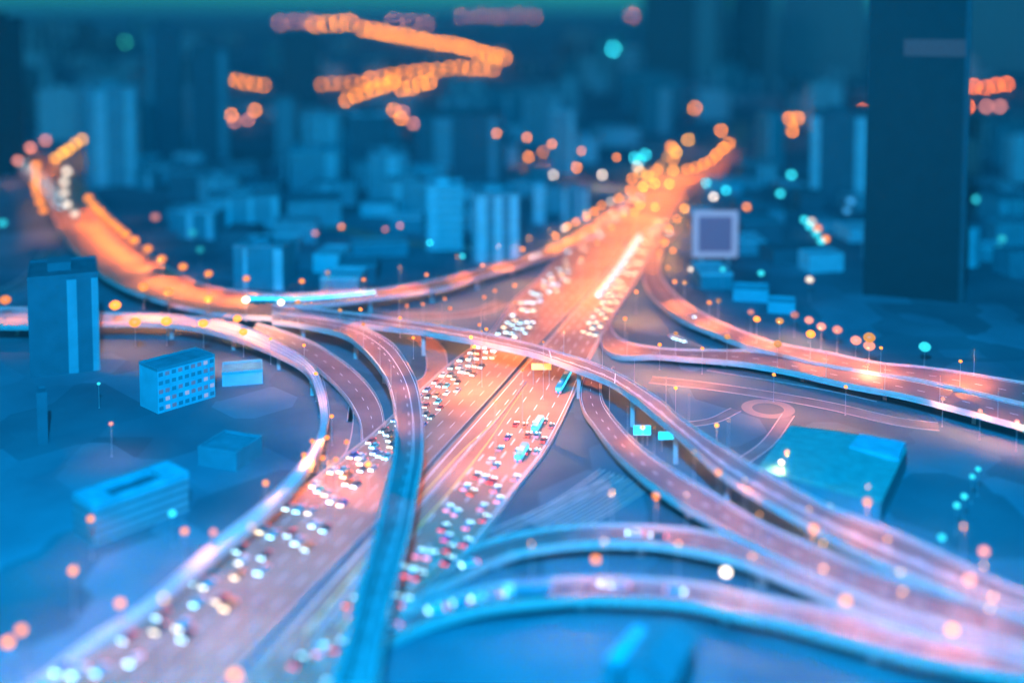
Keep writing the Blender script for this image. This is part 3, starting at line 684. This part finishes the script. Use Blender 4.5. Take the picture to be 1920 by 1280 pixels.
t = empty('road_sign', (p.x, p.y, 0), 'glowing yellow sign hanging under the long flyover', 'road sign')
bm = bmesh.new(); box(bm, -4.2, 4.2, -.12, .12, 6.6, 9.4); bmesh.ops.bevel(bm, geom=bm.edges[:], offset=.05, segments=1, affect='EDGES'); obj('sign_panel', bm, mat('sign_yellow_lit', (.7,.5,.2), .5, emit=(1, .45, .06), es=1.0), t)
for s in (-1, 1):
    bm = bmesh.new(); tube(bm, (s*3.4, .3, 0), (s*3.4, .3, 9.2), .18, .16); obj('post', bm, POLE, t)

# ------------------------------------------------------------------ buildings
BM = {}
TONES = dict(pale=(.36,.42,.45), mid=(.19,.235,.26), dark=(.065,.09,.11), black=(.010,.015,.018), cyan=(.06,.33,.38), blue=(.05,.17,.20), teal=(.045,.24,.22), grey=(.15,.14,.165), dim=(.035,.05,.06))
def wallm(t): return mat('facade_'+t, TONES[t], .75, noise=(.12, tuple(min(1, c*1.25) for c in TONES[t]), 5))
def roofm(t): return mat('roofing_'+t, tuple(c*.8 for c in TONES[t]), .85, noise=(.2, tuple(c*1.1 for c in TONES[t]), 5))
BPOS = []
def tower(u0, u1, vt, vb, dep, tone, label, yaw=0, roof=None, strips=(), floors=0, name='building', group=None, court=False, cat='building', strip_tone='pale', glow=None, parapet=1.2, sign=False):
    """front face spans u0..u1 on its foot at row vb, its top at row vt"""
    yaw = yaw - (math.degrees(math.atan(((u0+u1)/2-960)/FPX)) if group is None and abs(yaw) < 6 else 0)
    b = P((u0+u1)/2, vb, 0); mpp = depth(b)/FPX; w = (u1-u0)*mpp; g = b.z
    h = height_at((b.x, b.y, 0), vt) - g
    h = max(4, h)
    t = empty(name, (b.x, b.y, g), label, cat, group, R_(yaw))
    bm = bmesh.new(); box(bm, -w/2, w/2, 0, dep, -3, h); obj('wall', bm, wallm(tone), t)
    bm = bmesh.new(); rt = roof or tone
    if court:
        for x0, x1, y0, y1 in ((-w/2, w/2, 0, dep*.22), (-w/2, w/2, dep*.78, dep), (-w/2, -w*.34, dep*.22, dep*.78), (w*.34, w/2, dep*.22, dep*.78)): box(bm, x0-.1, x1+.1, y0-.1, y1+.1, h+.003, h+2.2)
        obj('roof', bm, roofm(rt), t); bm = bmesh.new(); box(bm, -w*.339, w*.339, dep*.221, dep*.779, h+.003, h+.3); obj('roof_well', bm, roofm('dark'), t)
    else:
        box(bm, -w/2+.5, w/2-.5, .5, dep-.5, h+.003, h+.35); obj('roof', bm, roofm(rt), t)
        e = parapet; bm = bmesh.new()
        box(bm, -w/2-.1, w/2+.1, -.1, .5, h+.003, h+e); box(bm, -w/2-.1, w/2+.1, dep-.5, dep+.1, h+.003, h+e); box(bm, -w/2-.1, -w/2+.5, .501, dep-.501, h+.003, h+e); box(bm, w/2-.5, w/2+.1, .501, dep-.501, h+.003, h+e)
        obj('parapet', bm, wallm(rt), t)
        if w > 14 and h > 18:
            bm = bmesh.new(); box(bm, -w*.22, w*.12, dep*.35, dep*.7, h+.36, h+.36+min(6, 2.5+h*.03)); obj('plant_room', bm, wallm(tone), t)
    for s, sw in strips:                       # vertical bays that stand out of the front
        bm = bmesh.new(); box(bm, -w/2+w*s-w*sw/2, -w/2+w*s+w*sw/2, -.9, -.004, -3, h*.97); obj('bay', bm, wallm(strip_tone), t)
    if floors:
        fh = h/floors
        for k in range(floors):
            if not glow:
                bm = bmesh.new(); box(bm, -w/2-.05, w/2+.05, -.05, dep+.05, fh*(k+.35), fh*(k+.75)); obj('window_band', bm, mat('facade_glass_'+tone, tuple(c*(.85 if tone == 'black' else .66) for c in TONES[tone]), .5 if tone == 'black' else .3), t)
                continue
            gms = [mat('window_dark', (.05,.19,.22), .25), mat('window_dim', (.12,.16,.18), .3, emit=glow, es=.04), mat('window_lit', (.3,.3,.3), .3, emit=glow, es=.2)]
            nb = 9; bw = w/nb
            nb = 9; bw = dep/nb
            for i in range(nb):
                bm = bmesh.new(); box(bm, w/2+.004, w/2+.06, bw*(i+.18), bw*(i+.82), fh*(k+.32), fh*(k+.78)); obj('window', bm, random.choices(gms, (5,3,1.2+max(0,i-5)))[0], t)
    if sign:
        z1 = height_at((b.x, b.y, 0), 74) - g; z0 = height_at((b.x, b.y, 0), 106) - g
        bm = bmesh.new(); box(bm, -w*.15, w*.46, -.5, -.004, z0, z1); obj('sign_band', bm, mat('sign_band_dim', (.03,.028,.03), .6, emit=(1,.55,.45), es=.012), t)
    BPOS.append((b.x, b.y+dep/2, max(w, dep)/2)); return t
tower(1622,1800,-160,560,60,'black','huge black tower on the right reaching past the top', strips=[(.97,.05)], strip_tone='dim', sign=True)
tower(1815,2010,-60,140,70,'mid','grey tower right of the huge black tower, cut by the right edge', strips=[(.05,.1),(.5,.1)], strip_tone='mid')
tower(1205,1362,-60,172,60,'dark','dark slab tower above the far junction reaching past the top', strips=[(.75,.25)], strip_tone='mid')
tower(1368,1455,-40,165,50,'dark','dark narrow tower between the slab tower and the pale tower', strips=[(.9,.15)], strip_tone='mid')
tower(1462,1618,-20,150,60,'mid','pale broad tower left of the huge black tower')
tower(1520,1622,215,385,40,'dark','dark block framed by two pale columns left of the black tower', strips=[(.08,.16),(.88,.2)])
tower(-20,48,35,330,60,'black','black block at the top left edge')
tower(283,345,52,300,50,'dark','dark tower of the left pair, taller one', strips=[(.06,.12)], strip_tone='mid')
tower(362,430,90,300,50,'dark','dark tower of the left pair, shorter one with a pale edge', strips=[(.85,.22)], strip_tone='mid')
tower(165,258,165,350,45,'mid','grey tower behind the viaduct with two pale bays', strips=[(.3,.22),(.85,.16)])
tower(530,600,62,210,60,'dark','dark far block below the dim lamps at the top left')
tower(545,640,285,355,45,'mid','grey block with a bright cyan roof left of the middle', roof='cyan', strips=[(.8,.2)])
tower(692,765,290,385,40,'mid','grey tower with one pale bay in the middle distance', strips=[(.62,.3)])
tower(780,948,218,345,50,'dark','broad dark block with a pale right edge behind the ramp', strips=[(.86,.08),(.3,.2)], strip_tone='mid')
tower(800,868,352,470,30,'pale','pale block nearest the curving ramp, left of the banded block', strips=[(.2,.2)], floors=8)
tower(885,975,365,492,30,'mid','banded block with white bays nearest the curving ramp', strips=[(.2,.2),(.55,.15),(.88,.16)], floors=9)
tower(1000,1022,350,420,14,'pale','slim pale shaft right of the banded block')
tower(320,482,325,375,60,'dark','long low dark hall behind the viaduct', roof='mid')
tower(392,522,372,432,40,'mid','low grey block with pale columns behind the viaduct', strips=[(.3,.06),(.6,.06),(.95,.1)])
tower(540,640,380,425,45,'mid','low grey block right of the pale columns', roof='blue')
tower(1180,1300,355,395,30,'dark','low dark block right beneath the far junction') if False else None
tower(62,184,520,700,34,'dark','plain grey tower standing in front of the left viaduct', strips=[(.62,.14),(.95,.1)], strip_tone='mid')
tower(72,90,742,832,8,'dark','slim lone shaft on the far left below the grey tower')
tower(247,312,690,768,26,'cyan','cyan office block with rows of windows below the left viaduct', yaw=-42, roof='blue', floors=5, glow=(1,.5,.35))
tower(418,492,700,722,14,'pale','small white roofed kiosk right of the cyan office block', roof='cyan')
tower(118,196,948,1012,32,'mid','flat box building with a sunken roof at the lower left', yaw=-42, roof='cyan', court=True, floors=4)
tower(365,450,848,878,16,'blue','low blue shed behind the box building at the lower left', yaw=-20, roof='blue')
tower(1300,1385,560,570,5,'mid','low shed roof right of the highway', roof='cyan') if False else None
tower(1375,1440,548,566,16,'cyan','left one of two small cyan roofs right of the far highway', roof='cyan')
tower(1440,1490,572,588,14,'cyan','right one of two small cyan roofs right of the far highway', roof='cyan')
tower(1325,1390,345,362,30,'cyan','small cyan roofed hall beside the far junction', roof='cyan')
# gabled sheds
def shed(quad, hgt, label, tone, ridge=2.5, name='warehouse', ann=None):
    q = [P(u, v, hgt) for u, v in quad]; c = sum(q, Vector())/4; c.z = 0
    t = empty(name, c, label, 'warehouse'); q = [p-c for p in q]
    bm = bmesh.new(); prism(bm, [(p.x*.985, p.y*.985) for p in q], 0, hgt-.02); bmesh.ops.recalc_face_normals(bm, faces=bm.faces); obj('wall', bm, wallm('blue'), t)
    bm = bmesh.new(); m1 = (q[0]+q[1])/2; m2 = (q[2]+q[3])/2; m1.z = m2.z = hgt+ridge
    v = [bm.verts.new(p) for p in q]; r = [bm.verts.new(m1), bm.verts.new(m2)]
    lo = [bm.verts.new(p-Vector((0,0,.4))) for p in q]
    bm.faces.new((v[1], v[2], r[1], r[0])); bm.faces.new((v[3], v[0], r[0], r[1])); bm.faces.new((v[0], v[1], r[0])); bm.faces.new((v[2], v[3], r[1]))
    for k in range(4): bm.faces.new((v[k], v[(k+1)%4], lo[(k+1)%4], lo[k]))
    bmesh.ops.recalc_face_normals(bm, faces=bm.faces); obj('roof', bm, sheet(tone), t)
    d = (q[2]-q[1])
    bm = bmesh.new()
    for k in range(1, 9):
        a = q[1].lerp(q[2], k/9); b = m1.lerp(m2, k/9)
        tube(bm, a+Vector((0,0,.06)), b+Vector((0,0,.06)), .07, .07, 4)
        a = q[0].lerp(q[3], k/9); tube(bm, a+Vector((0,0,.06)), b+Vector((0,0,.06)), .07, .07, 4)
    obj('roof_seam', bm, sheet(tone), t)
    BPOS.append((c.x, c.y, 30)); return t
def sheet(tone): return mat('sheet_metal_'+tone, TONES[tone], .45, noise=(.25, tuple(min(1, c*1.3) for c in TONES[tone]), 6))
ware = shed([(1482,797),(1702,838),(1652,942),(1418,880)], 8, 'large teal roofed warehouse behind the long flyover', 'teal', 1.2)
bm = bmesh.new(); q = [P(u, v, 9.6)-ware.location for u, v in ((1612,812),(1698,828),(1686,858),(1592,836))]
prism(bm, [(p.x, p.y) for p in q], 8.2, 9.6); bmesh.ops.recalc_face_normals(bm, faces=bm.faces); tag(obj('raised_roof', bm, sheet('cyan'), ware), 'bright cyan raised roof section')
shed([(1222,1168),(1305,1195),(1262,1285),(1168,1240)], 10, 'hip roofed building at the bottom edge under the arched ramps', 'grey', 3)
shed([(1185,1172),(1215,1180),(1160,1250),(1132,1232)], 7, 'narrow cyan annex left of the hip roofed building', 'cyan', 1)
shed([(960,1262),(1060,1262),(1040,1310),(930,1310)], 6, 'low dark shed at the very bottom of the picture', 'blue', 2) if False else None
# billboard
p = P(1340, 500, 0); mpp = depth(p)/FPX; w = 84*mpp; h = height_at(p, 395)
t = empty('billboard', p, 'tall white framed billboard right of the far highway', 'billboard')
bm = bmesh.new(); fr = 3.5
box(bm, -w/2, w/2, -1, 1, h-fr, h); box(bm, -w/2, w/2, -1, 1, 6, 6+fr); box(bm, -w/2, -w/2+fr, -1, 1, 6+fr+.002, h-fr-.002); box(bm, w/2-fr, w/2, -1, 1, 6+fr+.002, h-fr-.002)
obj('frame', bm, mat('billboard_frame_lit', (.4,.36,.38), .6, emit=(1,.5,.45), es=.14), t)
bm = bmesh.new(); box(bm, -w/2+fr+.01, w/2-fr-.01, -.6, .6, 6+fr+.01, h-fr-.01); obj('board', bm, mat('billboard_board', (.25,.12,.16), .6, emit=(.4,.12,.2), es=.1), t)
for s in (-.3, .3):
    bm = bmesh.new(); tube(bm, (s*w, 0, 0), (s*w, 0, 5.99), .9, .9); obj('post', bm, POLE, t)
BPOS.append((p.x, p.y, w*.6)); LAMPPIX += [(1310, v, depth(p)) for v in (410, 440, 470, 490)] + [(1340, v, depth(p)) for v in (410, 440, 470, 490)] + [(1372, v, depth(p)) for v in (410, 440, 470, 490)]
# ------------------------------------------------------------------ the blurred city around
def near_road(x, y, m):
    for A, B in ROADS:
        for a, b in zip(A[::3], B[::3]):
            c = (a+b)/2; r = (a-b).length/2 + m
            if (c.x-x)**2 + (c.y-y)**2 < r*r: return True
    return False
def clear(x, y, r):
    if near_road(x, y, r+2): return False
    return all((x-a)**2+(y-b)**2 > (r+c)**2*.8 for a, b, c in BPOS)
QU = [(0, 420, 'on the left'), (420, 800, 'left of the middle'), (800, 1150, 'behind the curving ramp'), (1150, 1500, 'right of the far junction'), (1500, 2000, 'around the black tower')]
made = 0; tries = 0
while made < 285 and tries < 12000:
    tries += 1
    v = 85 + 475*random.random()**.9
    u = random.uniform(-20, 1940)
    if v > 560 or (u > 1380 and v > 520): continue
    p = P(u, v, 0); d = depth(p)
    w = random.uniform(15, 40) if d < 1200 else random.uniform(30, 80); dep = random.uniform(14, 30) if d < 1200 else random.uniform(20, 45)
    if not clear(p.x, p.y+dep/2, max(w, dep)*.6): continue
    h = random.choice((8, 10, 14, 18, 24)) if d < 1000 else random.choice((12, 18, 25, 40, 60))
    if d > 2600: h = random.choice((30, 45, 60, 80))
    top = pix((p.x, p.y, p.z+h))[1]
    if any(d < ld and abs(lu-u) < (w/2+4)*FPX/d and top-14 < lv < v for lu, lv, ld in LAMPPIX): continue
    tone = random.choice(('mid', 'mid', 'dark', 'blue', 'dark', 'pale'))
    q = next((s for a, b, s in QU if u < b), QU[-1][2])
    ds = 'near' if d < 900 else 'middle distance' if d < 1700 else 'far'
    tw = {'mid': 'grey', 'dark': 'dark', 'blue': 'blue', 'pale': 'pale'}[tone]
    hw = 'low' if h < 15 else 'mid-rise' if h < 35 else 'high'
    k = u-w/2*FPX/d, u+w/2*FPX/d
    tower(k[0], k[1], top, v, dep, tone, '%s %s blurred city block in the %s rows %s' % (hw, tw, ds, q), yaw=random.uniform(-12, 12), group='city blocks of the blurred quarter',
          roof=random.choice((None, 'mid', 'blue', 'pale')), strips=[(random.uniform(.05, .95), random.uniform(.06, .18)) for _ in range(random.choice((0, 1, 2, 3)))] if h > 11 else (), name='city_block', cat='city block')
    made += 1
print('blocks', made, tries)

# ------------------------------------------------------------------ haze
TOPZ = max((o.matrix_basis.translation.z + (o.parent.location.z if o.parent else 0) + max(c[2] for c in o.bound_box)) for o in C.objects if o.type == 'MESH')
bm = bmesh.new(); box(bm, -15500, 15500, -520, 25900, -6, TOPZ+10)
hm = bpy.data.materials.new('haze'); hm.use_nodes = True; nt = hm.node_tree; nt.nodes.remove(nt.nodes['Principled BSDF'])
pv = nt.nodes.new('ShaderNodeVolumePrincipled'); pv.inputs['Color'].default_value = (.75, .9, 1, 1); pv.inputs['Density'].default_value = 0.5e-4; pv.inputs['Anisotropy'].default_value = .2
nt.links.new(pv.outputs[0], nt.nodes['Material Output'].inputs['Volume'])
tag(obj('haze', bm, hm), kind='stuff')

# labels that several things would share: count them off along their row
import re
bylab = {}
for o in C.objects:
    if o.get('label'): bylab.setdefault(o['label'], []).append(o)
for lab, os_ in bylab.items():
    if len(os_) < 2: continue
    m = re.match(r'^(.+ car), (?:headlights on|lamps lit|tail lights lit), (.+)$', lab)
    k = re.match(r'^(\S+ \S+) blurred city block in the (.+ rows) (.+)$', lab)
    if m:
        os_.sort(key=lambda o: -o.location.y)
        for i, o in enumerate(os_): o['label'] = '%s farthest %s, %s' % (ORD[i], m.group(1), m.group(2))
    elif k:
        os_.sort(key=lambda o: pix(o.location)[0])
        for i, o in enumerate(os_): o['label'] = '%s %s block from the left, %s, %s' % (ORD[i], k.group(1), k.group(2), k.group(3))
bylab = {}
for o in C.objects:
    if o.get('label'): bylab[o['label']] = bylab.get(o['label'], 0) + 1
print('COUNT', NC[0], NLAMP[0], TOPZ, [(k, v) for k, v in bylab.items() if v > 1])
